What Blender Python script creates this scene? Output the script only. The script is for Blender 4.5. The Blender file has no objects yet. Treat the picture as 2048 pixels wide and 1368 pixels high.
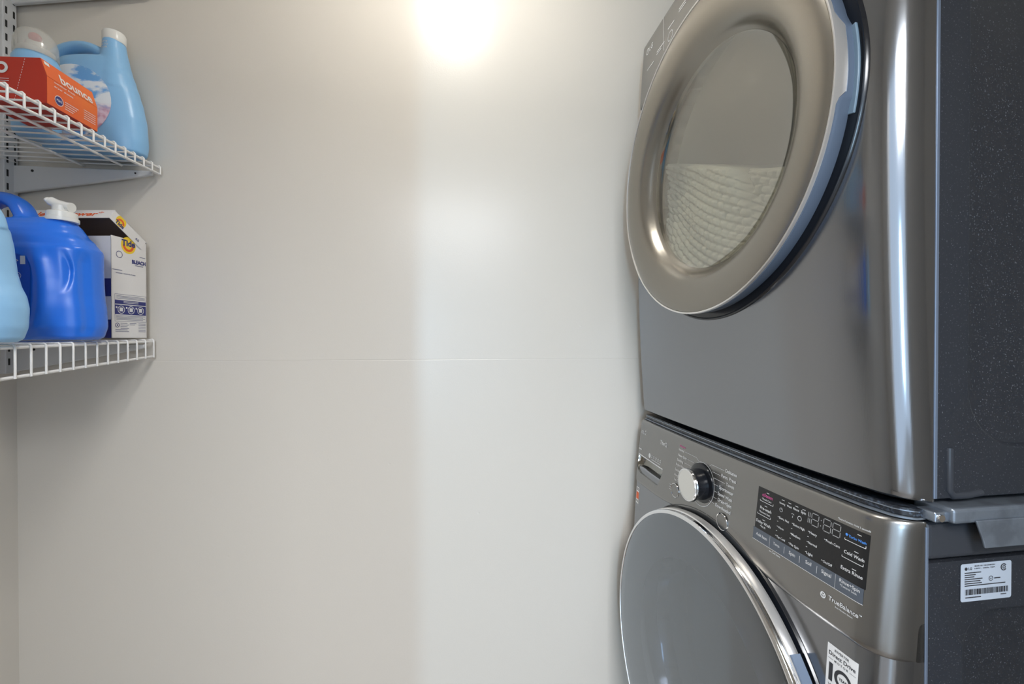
import bpy, bmesh, math, random
from mathutils import Vector, Matrix
PI = math.pi
S = bpy.context.scene
COL = S.collection
random.seed(7)

# ------------------------------------------------------------------ camera
CZ = 1.2                                   # eye height
cd = bpy.data.cameras.new('camera')
cam = bpy.data.objects.new('camera', cd); COL.objects.link(cam)
cd.sensor_width = 36.0; cd.lens = 871.2 / 2048 * 36.0; cd.clip_start = 0.01
cam.location = (0, 0, CZ)
cam.rotation_euler = (PI/2 - math.atan(6.6/871.2), 0, -math.atan(102/871.2))
S.camera = cam
# ------------------------------------------------------------------ exposure / view
S.view_settings.view_transform = 'Standard'
S.view_settings.look = 'None'
S.view_settings.gamma = 1.0
S.view_settings.use_curve_mapping = False
S.view_settings.exposure = 1.15
# ------------------------------------------------------------------ world: bright cool room behind the doorway
w = bpy.data.worlds.new('world'); S.world = w; w.use_nodes = True
w.node_tree.nodes['Background'].inputs[0].default_value = (0.66, 0.81, 1.0, 1)
w.node_tree.nodes['Background'].inputs[1].default_value = 0.95
# ------------------------------------------------------------------ daylight window of the next room
ld = bpy.data.lights.new('daylight', 'AREA'); ld.shape = 'RECTANGLE'; ld.size = 0.08; ld.size_y = 1.3
ld.energy = 16; ld.color = (0.50, 0.76, 1.0)
lo = bpy.data.objects.new('daylight', ld); COL.objects.link(lo)
lo.location = (-0.91, -3.3, 1.25); lo.rotation_euler = (PI/2, 0, math.radians(-12))
lh = bpy.data.lights.new('hall_fill_light', 'AREA'); lh.shape = 'SQUARE'; lh.size = 0.8  # unseen fill lamp added behind the doorway to lift the lower wall
lh.energy = 31; lh.color = (0.97, 0.98, 1.0)
lho = bpy.data.objects.new('hall_fill_light', lh); COL.objects.link(lho)
lho.location = (0.0, -1.25, 2.42); lho.rotation_euler = (math.radians(32), 0, 0)
LAMP_STRENGTH = 36.0
LAMP = (-0.02, 0.74)

# ------------------------------------------------------------------ materials
def mat(name, col, rough=0.5, metal=0.0, spec=0.5, bump=None, emit=None, coat=0.0, mix=None, trans=0.0, sss=0.0):
    m = bpy.data.materials.new(name); m.use_nodes = True
    nt = m.node_tree; b = nt.nodes['Principled BSDF']
    b.inputs['Base Color'].default_value = (*col, 1); b.inputs['Roughness'].default_value = rough
    b.inputs['Metallic'].default_value = metal; b.inputs['Specular IOR Level'].default_value = spec
    b.inputs['Coat Weight'].default_value = coat; b.inputs['Coat Roughness'].default_value = 0.08
    b.inputs['Transmission Weight'].default_value = trans
    if sss:
        b.inputs['Subsurface Weight'].default_value = sss; b.inputs['Subsurface Radius'].default_value = (.02, .02, .02)
        b.inputs['Subsurface Scale'].default_value = .3
    if emit:
        b.inputs['Emission Color'].default_value = (*emit[0], 1); b.inputs['Emission Strength'].default_value = emit[1]
    tc = nt.nodes.new('ShaderNodeTexCoord')
    if mix:   # (scale, second colour, lo, hi, detail, stretch)
        n = nt.nodes.new('ShaderNodeTexNoise'); n.inputs['Scale'].default_value = mix[0]; n.inputs['Detail'].default_value = mix[4]
        mp = nt.nodes.new('ShaderNodeMapping'); mp.inputs['Scale'].default_value = mix[5] if len(mix) > 5 else (1, 1, 1)
        r = nt.nodes.new('ShaderNodeMapRange'); r.inputs['From Min'].default_value = mix[2]; r.inputs['From Max'].default_value = mix[3]
        x = nt.nodes.new('ShaderNodeMix'); x.data_type = 'RGBA'
        x.inputs['A'].default_value = (*col, 1); x.inputs['B'].default_value = (*mix[1], 1)
        nt.links.new(tc.outputs['Object'], mp.inputs[0]); nt.links.new(mp.outputs[0], n.inputs['Vector'])
        nt.links.new(n.outputs['Fac'], r.inputs['Value']); nt.links.new(r.outputs[0], x.inputs['Factor'])
        nt.links.new(x.outputs['Result'], b.inputs['Base Color'])
    if bump:  # (scale, strength, distance, stretch)
        n = nt.nodes.new('ShaderNodeTexNoise'); n.inputs['Scale'].default_value = bump[0]; n.inputs['Detail'].default_value = 4
        mp = nt.nodes.new('ShaderNodeMapping'); mp.inputs['Scale'].default_value = bump[3] if len(bump) > 3 else (1, 1, 1)
        bp = nt.nodes.new('ShaderNodeBump'); bp.inputs['Strength'].default_value = bump[1]; bp.inputs['Distance'].default_value = bump[2]
        nt.links.new(tc.outputs['Object'], mp.inputs[0]); nt.links.new(mp.outputs[0], n.inputs['Vector'])
        nt.links.new(n.outputs['Fac'], bp.inputs['Height']); nt.links.new(bp.outputs[0], b.inputs['Normal'])
    return m

M = {}
M['wall'] = mat('wall_paint', (0.69, 0.652, 0.59), 0.29, spec=0.42, bump=(260, 0.11, 0.0012))
M['ceiling'] = mat('ceiling_paint', (0.80, 0.78, 0.74), 0.8, bump=(120, 0.3, 0.002))
M['floor'] = mat('floor_vinyl', (0.30, 0.25, 0.20), 0.4, mix=(3, (0.22, 0.17, 0.13), .35, .65, 6, (1, 9, 1)))
M['trim'] = mat('white_trim', (0.75, 0.75, 0.73), 0.35)
M['graphite'] = mat('graphite_steel', (0.268, 0.277, 0.292), 0.13, metal=0.92, bump=(900, 0.05, 0.0004, (1, 1, .02)))
M['panel'] = mat('graphite_panel', (0.270, 0.265, 0.255), 0.26, metal=0.9, bump=(900, 0.05, 0.0004, (1, 1, .02)))
M['cabinet'] = mat('charcoal_enamel', (0.026, 0.029, 0.036), 0.42, spec=0.4, mix=(480, (0.15, 0.16, 0.18), .63, .72, 2))
M['cabinet_hi'] = mat('charcoal_enamel_clean', (0.040, 0.044, 0.053), 0.35, spec=0.5, mix=(480, (0.12, 0.13, 0.15), .70, .76, 2))
M['groove'] = mat('groove', (0.006, 0.006, 0.007), 0.7)
M['black'] = mat('black_plastic', (0.008, 0.009, 0.012), 0.18)
M['blackm'] = mat('black_matte', (0.01, 0.01, 0.012), 0.6)
M['ring'] = mat('smoked_ring', (0.29, 0.272, 0.238), 0.27, metal=0.85)
M['wring'] = mat('smoked_flat_ring', (0.16, 0.165, 0.175), 0.14, metal=0.75)
M['silver'] = mat('satin_silver', (0.80, 0.78, 0.76), 0.28, metal=0.75)
M['chrome'] = mat('chrome', (0.82, 0.82, 0.83), 0.06, metal=1.0)
M['slate'] = mat('slate_plastic', (0.13, 0.165, 0.225), 0.25)
M['bluegrey'] = mat('pale_blue_plastic', (0.22, 0.30, 0.37), 0.3)
M['clip'] = mat('clip_steel', (0.36, 0.41, 0.48), 0.25, metal=0.8)
M['seam'] = mat('seam_steel', (0.22, 0.27, 0.36), 0.35, metal=0.5)
M['scoop'] = mat('scoop_steel', (0.30, 0.29, 0.26), 0.10, metal=1.0)
M['drum'] = mat('drum_steel', (0.55, 0.53, 0.48), 0.45, metal=0.6)
M['spun'] = mat('spun_metal', (0.78, 0.77, 0.74), 0.25, metal=1.0)
M['display'] = mat('display_black', (0.014, 0.014, 0.015), 0.22, spec=0.4)
M['touch'] = mat('touch_strip', (0.085, 0.10, 0.125), 0.3)
M['ink'] = mat('print_white', (0.72, 0.72, 0.72), 0.5)
M['inkgrey'] = mat('print_grey', (0.34, 0.34, 0.34), 0.5)
M['inkpink'] = mat('print_pink', (0.62, 0.10, 0.30), 0.5)
M['inkblue'] = mat('print_blue', (0.08, 0.30, 0.85), 0.5)
M['inkdark'] = mat('print_dark', (0.03, 0.03, 0.035), 0.6)
M['inknavy'] = mat('print_navy', (0.03, 0.035, 0.18), 0.6)
M['inkorange'] = mat('print_orange', (0.80, 0.12, 0.02), 0.5)
M['inkyellow'] = mat('print_yellow', (0.90, 0.62, 0.03), 0.5)
M['paper'] = mat('sticker_white', (0.78, 0.77, 0.76), 0.5)
M['sidepaper'] = mat('rating_label', (0.50, 0.55, 0.62), 0.45)
M['gsteel'] = mat('kit_steel', (0.22, 0.25, 0.29), 0.35, metal=0.5, mix=(45, (0.17, 0.19, 0.22), .45, .62, 6))
M['kitblack'] = mat('kit_black', (0.02, 0.022, 0.027), 0.15, mix=(260, (0.07, 0.09, 0.12), .5, .7, 8))
M['wire'] = mat('white_vinyl_wire', (0.80, 0.79, 0.77), 0.32)
M['bracket'] = mat('white_enamel', (0.66, 0.67, 0.68), 0.4)
M['slot'] = mat('slot_dark', (0.02, 0.02, 0.02), 0.8)
M['sky'] = mat('pale_blue_hdpe', (0.265, 0.53, 0.83), 0.34, spec=0.45)
M['pale'] = mat('pale_blue_hdpe_light', (0.30, 0.56, 0.84), 0.4, spec=0.4)
M['blue'] = mat('royal_blue_hdpe', (0.022, 0.18, 0.80), 0.27, spec=0.6)
M['bluelabel'] = mat('blue_label', (0.015, 0.09, 0.52), 0.3)
M['white'] = mat('white_plastic', (0.80, 0.80, 0.77), 0.3, sss=0.3)
M['red'] = mat('red_knob', (0.50, 0.02, 0.03), 0.25)
M['orange'] = mat('orange_card', (0.72, 0.105, 0.022), 0.45, mix=(9, (0.80, 0.17, 0.03), .35, .7, 2))
M['redcard'] = mat('red_card', (0.47, 0.028, 0.012), 0.45)
M['card'] = mat('white_card', (0.78, 0.76, 0.74), 0.5)
M['kraft'] = mat('brown_card', (0.22, 0.15, 0.115), 0.7)
M['cloth'] = mat('quilt_cloth', (0.72, 0.73, 0.68), 0.9)
M['lamp'] = mat('opal_glass', (0.9, 0.9, 0.88), 0.3, emit=((1.0, 0.95, 0.87), LAMP_STRENGTH))

def glassmat(name, tint, gloss_rough, gcol, ior=1.5, rim=None):
    m = bpy.data.materials.new(name); m.use_nodes = True; nt = m.node_tree; nt.nodes.clear()
    o = nt.nodes.new('ShaderNodeOutputMaterial'); t = nt.nodes.new('ShaderNodeBsdfTransparent'); g = nt.nodes.new('ShaderNodeBsdfGlossy')
    t.inputs[0].default_value = (*tint, 1); g.inputs['Color'].default_value = (*gcol, 1); g.inputs['Roughness'].default_value = gloss_rough
    lw = nt.nodes.new('ShaderNodeLayerWeight'); lw.inputs[0].default_value = .5
    pw = nt.nodes.new('ShaderNodeMath'); pw.operation = 'POWER'; pw.inputs[1].default_value = 4
    f = nt.nodes.new('ShaderNodeMapRange'); f.inputs['To Min'].default_value = ior
    nt.links.new(lw.outputs['Facing'], pw.inputs[0]); nt.links.new(pw.outputs[0], f.inputs['Value'])
    mx = nt.nodes.new('ShaderNodeMixShader')
    nt.links.new(f.outputs[0], mx.inputs[0]); nt.links.new(t.outputs[0], mx.inputs[1]); nt.links.new(g.outputs[0], mx.inputs[2])
    nt.links.new(mx.outputs[0], o.inputs[0])
    return m
M['dglass'] = glassmat('dryer_glass', (0.66, 0.65, 0.58), 0.06, (1, .98, .92), .27)
M['wglass'] = glassmat('washer_glass', (0.32, 0.34, 0.38), 0.03, (.88, .94, 1), .21)
M['clear'] = glassmat('clear_plastic', (0.80, 0.79, 0.76), 0.15, (1, 1, 1), .10)
def frosted():
    m = mat('frosted_cap', (.85, .85, .82), .15); nt = m.node_tree; b = nt.nodes['Principled BSDF']; o = nt.nodes['Material Output']
    t = nt.nodes.new('ShaderNodeBsdfTransparent'); t.inputs[0].default_value = (.96, .96, .95, 1); x = nt.nodes.new('ShaderNodeMixShader'); x.inputs[0].default_value = .26
    nt.links.new(t.outputs[0], x.inputs[1]); nt.links.new(b.outputs[0], x.inputs[2]); nt.links.new(x.outputs[0], o.inputs[0]); return m
M['clear'] = frosted()
M['bowlglass'] = glassmat('bowl_glass', (0.7, 0.75, 0.82), 0.12, (.9, .95, 1), .18)

# printed cloud picture of the softener label
def cloud_material():
    m = bpy.data.materials.new('cloud_print'); m.use_nodes = True; nt = m.node_tree; b = nt.nodes['Principled BSDF']
    b.inputs['Roughness'].default_value = .35
    tc = nt.nodes.new('ShaderNodeTexCoord'); n = nt.nodes.new('ShaderNodeTexNoise'); n.inputs['Scale'].default_value = 21; n.inputs['Detail'].default_value = 5
    mp = nt.nodes.new('ShaderNodeMapping'); mp.inputs['Scale'].default_value = (1, 1, 1.9); mp.inputs['Location'].default_value = (.3, 0, .11)
    cr = nt.nodes.new('ShaderNodeValToRGB'); cr.color_ramp.elements[0].position = .47; cr.color_ramp.elements[1].position = .56
    cr.color_ramp.elements[0].color = (.17, .42, .78, 1); cr.color_ramp.elements[1].color = (.82, .86, .9, 1)
    nt.links.new(tc.outputs['Object'], mp.inputs[0]); nt.links.new(mp.outputs[0], n.inputs['Vector']); nt.links.new(n.outputs['Fac'], cr.inputs[0])
    v = nt.nodes.new('ShaderNodeTexNoise'); v.inputs['Scale'].default_value = 70
    cp = nt.nodes.new('ShaderNodeValToRGB'); cp.color_ramp.elements[0].color = (.62, .30, .42, 1); cp.color_ramp.elements[1].color = (.80, .62, .72, 1)
    cp.color_ramp.elements[0].position = .4; cp.color_ramp.elements[1].position = .6
    nt.links.new(tc.outputs['Object'], v.inputs['Vector']); nt.links.new(v.outputs['Fac'], cp.inputs[0])
    s = nt.nodes.new('ShaderNodeSeparateXYZ'); nt.links.new(tc.outputs['Object'], s.inputs[0])
    r = nt.nodes.new('ShaderNodeMapRange'); r.inputs['From Min'].default_value = .105; r.inputs['From Max'].default_value = .085
    nt.links.new(s.outputs['Z'], r.inputs['Value'])
    r2 = nt.nodes.new('ShaderNodeMapRange'); r2.inputs['From Min'].default_value = .01; r2.inputs['From Max'].default_value = .03
    nt.links.new(s.outputs['X'], r2.inputs['Value'])
    mu = nt.nodes.new('ShaderNodeMath'); mu.operation = 'MULTIPLY'; nt.links.new(r.outputs[0], mu.inputs[0]); nt.links.new(r2.outputs[0], mu.inputs[1])
    x = nt.nodes.new('ShaderNodeMix'); x.data_type = 'RGBA'
    nt.links.new(mu.outputs[0], x.inputs['Factor']); nt.links.new(cr.outputs[0], x.inputs['A']); nt.links.new(cp.outputs[0], x.inputs['B'])
    nt.links.new(x.outputs['Result'], b.inputs['Base Color'])
    return m
M['clouds'] = cloud_material()

# ------------------------------------------------------------------ helpers
def obj(name, bm, m, parent=None, smooth=40, bevel=0, loc=None):
    me = bpy.data.meshes.new(name); bmesh.ops.recalc_face_normals(bm, faces=bm.faces[:])
    bm.to_mesh(me); bm.free()
    o = bpy.data.objects.new(name, me); COL.objects.link(o)
    if m: me.materials.append(M[m] if isinstance(m, str) else m)
    if smooth:
        for p in me.polygons: p.use_smooth = True
        me.set_sharp_from_angle(angle=math.radians(smooth))
    if bevel:
        md = o.modifiers.new('bevel', 'BEVEL'); md.width = bevel; md.segments = 3; md.limit_method = 'ANGLE'; md.angle_limit = math.radians(35)
    if parent: o.parent = parent
    if loc: o.location = loc
    return o
def empty(name, loc=(0, 0, 0), rz=0):
    o = bpy.data.objects.new(name, None); COL.objects.link(o); o.location = loc; o.rotation_euler = (0, 0, rz); o.empty_display_size = .05
    return o
def tag(o, label, cat, group=None):
    o['label'] = label; o['category'] = cat
    if group: o['group'] = group
    return o
def struct(o): o['kind'] = 'structure'; return o
def box(bm, x0, x1, y0, y1, z0, z1, mtx=None):
    v = [bm.verts.new((x, y, z)) for x in (x0, x1) for y in (y0, y1) for z in (z0, z1)]
    if mtx:
        for q in v: q.co = mtx @ q.co
    for f in ((0, 1, 3, 2), (4, 6, 7, 5), (0, 4, 5, 1), (2, 3, 7, 6), (0, 2, 6, 4), (1, 5, 7, 3)): bm.faces.new([v[i] for i in f])
    return bm
def B(*a, **k): return box(bmesh.new(), *a, **k)
def tube(bm, pts, r, n=8, cap=True, closed=False):
    pts = [Vector(p) for p in pts]; rings = []; N = len(pts)
    rr = r if isinstance(r, (list, tuple)) else [r]*N
    up = None
    for i, p in enumerate(pts):
        if closed: d = (pts[(i+1) % N] - pts[i-1])
        else: d = (pts[min(i+1, N-1)] - pts[max(i-1, 0)])
        d.normalize()
        if up is None:
            up = Vector((0, 0, 1)) if abs(d.z) < .9 else Vector((1, 0, 0))
        s = d.cross(up).normalized(); up = s.cross(d).normalized()
        rings.append([bm.verts.new(p + (s*math.cos(2*PI*k/n) + up*math.sin(2*PI*k/n))*rr[i]) for k in range(n)])
    for i in range(N if closed else N-1):
        a, b = rings[i], rings[(i+1) % N]
        for k in range(n): bm.faces.new((a[k], a[(k+1) % n], b[(k+1) % n], b[k]))
    if cap and not closed:
        bm.faces.new(rings[0][::-1]); bm.faces.new(rings[-1])
    return bm
def lathe(prof, fr, n=128, closed=False, bm=None):
    """profile (r,h) turned about the axis of frame fr (4x4): local z is the axis"""
    bm = bm or bmesh.new(); rings = []
    for r, h in prof:
        if r < 1e-6: rings.append([bm.verts.new(fr @ Vector((0, 0, h)))])
        else: rings.append([bm.verts.new(fr @ Vector((r*math.cos(2*PI*k/n), r*math.sin(2*PI*k/n), h))) for k in range(n)])
    L = len(rings)
    for i in range(L if closed else L-1):
        a, b = rings[i], rings[(i+1) % L]
        for k in range(n):
            k2 = (k+1) % n
            if len(a) == 1 and len(b) == 1: continue
            if len(a) == 1: bm.faces.new((a[0], b[k], b[k2]))
            elif len(b) == 1: bm.faces.new((a[k], b[0], a[k2]))
            else: bm.faces.new((a[k], b[k], b[k2], a[k2]))
    return bm
def text_polys(s, bold=0.0):
    c = bpy.data.curves.new('t', 'FONT'); c.body = s; c.size = 1.0; c.offset = bold; c.resolution_u = 3
    o = bpy.data.objects.new('t', c); COL.objects.link(o)
    dg = bpy.context.evaluated_depsgraph_get(); me = bpy.data.meshes.new_from_object(o.evaluated_get(dg))
    vs = [v.co.copy() for v in me.vertices]; fs = [tuple(p.vertices) for p in me.polygons]
    bpy.data.objects.remove(o); bpy.data.curves.remove(c); bpy.data.meshes.remove(me)
    return vs, fs
def put_text(bm, s, fn, width, height=None, bold=0.012):
    """fn maps flat text coordinates (u right, v up, metres) to 3D"""
    vs, fs = text_polys(s, bold)
    if not vs: return
    x0 = min(v.x for v in vs); x1 = max(v.x for v in vs); k = width/(x1-x0); kv = k if height is None else height/0.7
    nv = [bm.verts.new(fn((v.x-x0)*k, v.y*kv)) for v in vs]
    for f in fs:
        try: bm.faces.new([nv[i] for i in f])
        except ValueError: pass
def flat(bm, pts, fn):
    vs = [bm.verts.new(fn(*p)) for p in pts]; bm.faces.new(vs)
def quad_grid(bm, u0, u1, v0, v1, fn, nu=8, nv=2):
    g = [[bm.verts.new(fn(u0+(u1-u0)*i/nu, v0+(v1-v0)*j/nv)) for j in range(nv+1)] for i in range(nu+1)]
    for i in range(nu):
        for j in range(nv): bm.faces.new((g[i][j], g[i+1][j], g[i+1][j+1], g[i][j+1]))
def line(bm, a, b, wd, fn, n=4):
    a = Vector(a); b = Vector(b); d = (b-a).normalized(); s = Vector((-d.y, d.x))*wd/2
    p = [[bm.verts.new(fn(*(a+(b-a)*i/n+s))), bm.verts.new(fn(*(a+(b-a)*i/n-s)))] for i in range(n+1)]
    for i in range(n): bm.faces.new((p[i][0], p[i][1], p[i+1][1], p[i+1][0]))
def circle_line(bm, cy, cz, r, wd, fn, n=48, a0=0, a1=2*PI):
    p = []
    for i in range(n+1):
        a = a0+(a1-a0)*i/n
        p.append([bm.verts.new(fn(cy+(r+s)*math.cos(a), cz+(r+s)*math.sin(a))) for s in (-wd/2, wd/2)])
    for i in range(n): bm.faces.new((p[i][0], p[i][1], p[i+1][1], p[i+1][0]))
def disc(bm, cy, cz, r, fn, n=24): flat(bm, [(cy+r*math.cos(2*PI*k/n), cz+r*math.sin(2*PI*k/n)) for k in range(n)], fn)
def cut(o, cutter_bm):
    """boolean difference, baked in; the cutter is deleted"""
    me = bpy.data.meshes.new('c'); bmesh.ops.recalc_face_normals(cutter_bm, faces=cutter_bm.faces[:]); cutter_bm.to_mesh(me); cutter_bm.free()
    c = bpy.data.objects.new('c', me); COL.objects.link(c); c.matrix_basis = o.matrix_basis.copy()
    if o.parent: c.parent = o.parent
    md = o.modifiers.new('b', 'BOOLEAN'); md.operation = 'DIFFERENCE'; md.object = c; md.solver = 'EXACT'
    dg = bpy.context.evaluated_depsgraph_get(); new = bpy.data.meshes.new_from_object(o.evaluated_get(dg))
    o.modifiers.remove(md); old = o.data; o.data = new; new.name = o.name; bpy.data.meshes.remove(old)
    bpy.data.objects.remove(c); bpy.data.meshes.remove(me)
    for p in new.polygons: p.use_smooth = True
    new.set_sharp_from_angle(angle=math.radians(35))
    return o

# ------------------------------------------------------------------ room
XL, XR, YB, YF, ZC = -1.081, 1.34, 1.20, -0.36, 2.44
struct(obj('floor', B(XL-.1, XR+.1, -4, YB+.1, -.1, 0), 'floor', smooth=0))
struct(obj('ceiling', B(XL-.1, XR+.1, YF-.12, YB+.1, ZC, ZC+.1), 'ceiling', smooth=0))
# back wall with the faint drywall seam, nicks and nail pops
def wall_back_material():
    m = M['wall'].copy(); m.name = 'wall_paint_back'; nt = m.node_tree; b = nt.nodes['Principled BSDF']
    tc = nt.nodes.new('ShaderNodeTexCoord'); v = nt.nodes.new('ShaderNodeTexVoronoi'); v.inputs['Scale'].default_value = 7.5
    r = nt.nodes.new('ShaderNodeMapRange'); r.inputs['From Min'].default_value = .012; r.inputs['From Max'].default_value = .028
    nt.links.new(tc.outputs['Object'], v.inputs['Vector']); nt.links.new(v.outputs['Distance'], r.inputs['Value'])
    s = nt.nodes.new('ShaderNodeSeparateXYZ'); nt.links.new(tc.outputs['Object'], s.inputs[0])
    d = nt.nodes.new('ShaderNodeMath'); d.operation = 'SUBTRACT'; d.inputs[1].default_value = 1.143; nt.links.new(s.outputs['Z'], d.inputs[0])
    a = nt.nodes.new('ShaderNodeMath'); a.operation = 'ABSOLUTE'; nt.links.new(d.outputs[0], a.inputs[0])
    r2 = nt.nodes.new('ShaderNodeMapRange'); r2.inputs['From Max'].default_value = .0012; nt.links.new(a.outputs[0], r2.inputs['Value'])
    mu = nt.nodes.new('ShaderNodeMath'); mu.operation = 'ADD'; nt.links.new(r.outputs[0], mu.inputs[0]); nt.links.new(r2.outputs[0], mu.inputs[1])
    bp = nt.nodes.new('ShaderNodeBump'); bp.inputs['Strength'].default_value = .45; bp.inputs['Distance'].default_value = .0008
    nt.links.new(mu.outputs[0], bp.inputs['Height'])
    old = [n for n in nt.nodes if n.type == 'BUMP' and n != bp][0]
    nt.links.new(old.outputs[0], bp.inputs['Normal']); nt.links.new(bp.outputs[0], b.inputs['Normal'])
    return m
wb = struct(obj('wall_back', B(XL-.1, XR+.1, YB, YB+.1, 0, ZC), wall_back_material(), smooth=0))
struct(obj('wall_left', B(XL-.1, XL, YF-.12, YB, 0, ZC), 'wall', smooth=0))
struct(obj('wall_right', B(XR, XR+.1, YF-.12, YB, 0, ZC), 'wall', smooth=0))
JL, JR, HD = -0.41, 0.40, 2.06            # the doorway the photographer stands in
bm = bmesh.new(); box(bm, XL, JL, YF-.12, YF, 0, ZC); box(bm, JR, XR, YF-.12, YF, 0, ZC); box(bm, JL, JR, YF-.12, YF, HD, ZC)
struct(obj('wall_front', bm, 'wall', smooth=0))
bm = bmesh.new()
for a, b_ in ((JL-.07, JL), (JR, JR+.07)): box(bm, a, b_, YF, YF+.015, 0, HD+.07)
box(bm, JL, JR, YF, YF+.015, HD, HD+.07)
struct(obj('trim_1', bm, 'trim', smooth=0, bevel=.003))
bm = bmesh.new(); box(bm, XL, .6, YB-.012, YB, 0, .09)
struct(obj('baseboard_back', bm, 'trim', smooth=0, bevel=.003))
bm = bmesh.new(); box(bm, XL, XL+.012, YF, YB-.012, 0, .09)
struct(obj('baseboard_left', bm, 'trim', smooth=0, bevel=.003))

# ceiling light
cl = tag(empty('ceiling_light', (LAMP[0], LAMP[1], ZC)), 'round flush ceiling lamp above the middle of the closet', 'ceiling light')
I = Matrix.Identity(4)
obj('lamp_base', lathe([(0, 0), (.125, 0), (.125, -.02), (.105, -.026), (0, -.026)], I, 48), 'trim', cl)
obj('lamp_shade', lathe([(.085, -.024), (.084, -.045), (.074, -.060), (.05, -.070), (0, -.074)], I, 48), 'lamp', cl)

# ------------------------------------------------------------------ laundry machines
W, DEEP = .686, .745
PSI = .0346; ORG = (.4896, .4538)
def corner(e, r=.04):
    e = max(0, e); return 0 if e >= r else r - math.sqrt(max(0, r*r-(r-e)**2))
def edge(y): return corner(y, .04) + corner(W-y, .014)
def bow(y): return .008*((y-.343)/.343)**2
def Fd(y, z):      # dryer front: z relative to eye height
    return .020*((z-.294)/.489)**2 + (bow(y) if y > .343 else .019*((.343-y)/.343)**4) + corner(y, .036) + corner(W-y, .014)
def Fw(y, z):
    return -.014 + .030*((z+.70)/.48)**2 + bow(y) + edge(y)
YS = [0, .0006, .002, .004, .007, .010, .014, .018, .023, .028, .034, .040, .05] + [.07+.0277*i for i in range(20)]
YS = sorted(set([round(v, 5) for v in YS + [W-v for v in YS[:13]] if 0 <= v <= W]))
def shell(F, zlo, zhi, xb, nz=24, zr=.006, dx=0.0):
    """closed slab: front follows F, back at depth xb; zlo may be a function of y; the top and bottom edges are rolled"""
    bm = bmesh.new(); zl = zlo if callable(zlo) else (lambda y: zlo)
    ts = [0, .0005, .004, .012, .03] + [(.06 + .88*i/nz) for i in range(nz+1)] + [.97, .988, .996, .9995, 1]
    cols = []
    for y in YS:
        a, b = zl(y), zhi; c = []
        for t in ts:
            z = a+(b-a)*t; e = min(z-a, b-z)
            roll = 0 if e >= zr else zr - math.sqrt(max(0, zr*zr-(zr-e)**2))
            c.append(bm.verts.new((min(F(y, z)+roll+dx, xb-.002), y, z)))
        cols.append(c)
    for i in range(len(cols)-1):
        for j in range(len(ts)-1): bm.faces.new((cols[i][j], cols[i+1][j], cols[i+1][j+1], cols[i][j+1]))
    back = [[bm.verts.new((xb, y, z)) for z in (zl(y), zhi)] for y in YS]
    for i in range(len(YS)-1):
        bm.faces.new((cols[i][0], back[i][0], back[i+1][0], cols[i+1][0]))
        bm.faces.new((cols[i][-1], cols[i+1][-1], back[i+1][1], back[i][1]))
        bm.faces.new((back[i][0], back[i][1], back[i+1][1], back[i+1][0]))
    bm.faces.new([*cols[0], back[0][1], back[0][0]]); bm.faces.new([*cols[-1][::-1], back[-1][0], back[-1][1]])
    return bm
def shift(bm, base):
    bmesh.ops.translate(bm, verts=bm.verts[:], vec=(0, 0, CZ-base)); return bm
def doorframe(x, y, z, ang, tilt):
    """frame whose z axis points out of the door (towards the room)"""
    n = Vector((-math.cos(ang), -math.sin(ang), -tilt)).normalized()
    up = Vector((0, 0, 1)); s = up.cross(n).normalized(); up = n.cross(s)
    return Matrix(((s.x, up.x, n.x, x), (s.y, up.y, n.y, y), (s.z, up.z, n.z, z), (0, 0, 0, 1)))
def cyl_cut(r, y, z, x0, x1):
    fr = Matrix(((0, 0, 1, 0), (1, 0, 0, y), (0, 1, 0, z), (0, 0, 0, 1)))
    return lathe([(0, x0), (r, x0), (r, x1), (0, x1)], fr, 96)
def rrect(x0, x1, z0, z1, r, n=8):
    p = []
    for cx, cz, a in ((x1-r, z1-r, 0), (x0+r, z1-r, PI/2), (x0+r, z0+r, PI), (x1-r, z0+r, 3*PI/2)):
        for i in range(n+1): p.append((cx+r*math.cos(a+PI/2*i/n), cz+r*math.sin(a+PI/2*i/n)))
    return p
def recess(outline, depth, soft, fn, bm):
    """pressed-in panel ring: outline in (x,z) pushed inwards by offset"""
    cx = sum(p[0] for p in outline)/len(outline); cz = sum(p[1] for p in outline)/len(outline)
    rings = []
    for k, d in ((0, 0), (.4, .25), (1, 1)):
        rings.append([bm.verts.new(fn(p[0]+(1 if p[0] < cx else -1)*soft*k, p[1]+(1 if p[1] < cz else -1)*soft*k, depth*d)) for p in outline])
    for a, b in zip(rings, rings[1:]):
        for i in range(len(a)): bm.faces.new((a[i], a[(i+1) % len(a)], b[(i+1) % len(a)], b[i]))
    bm.faces.new(rings[-1])
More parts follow.
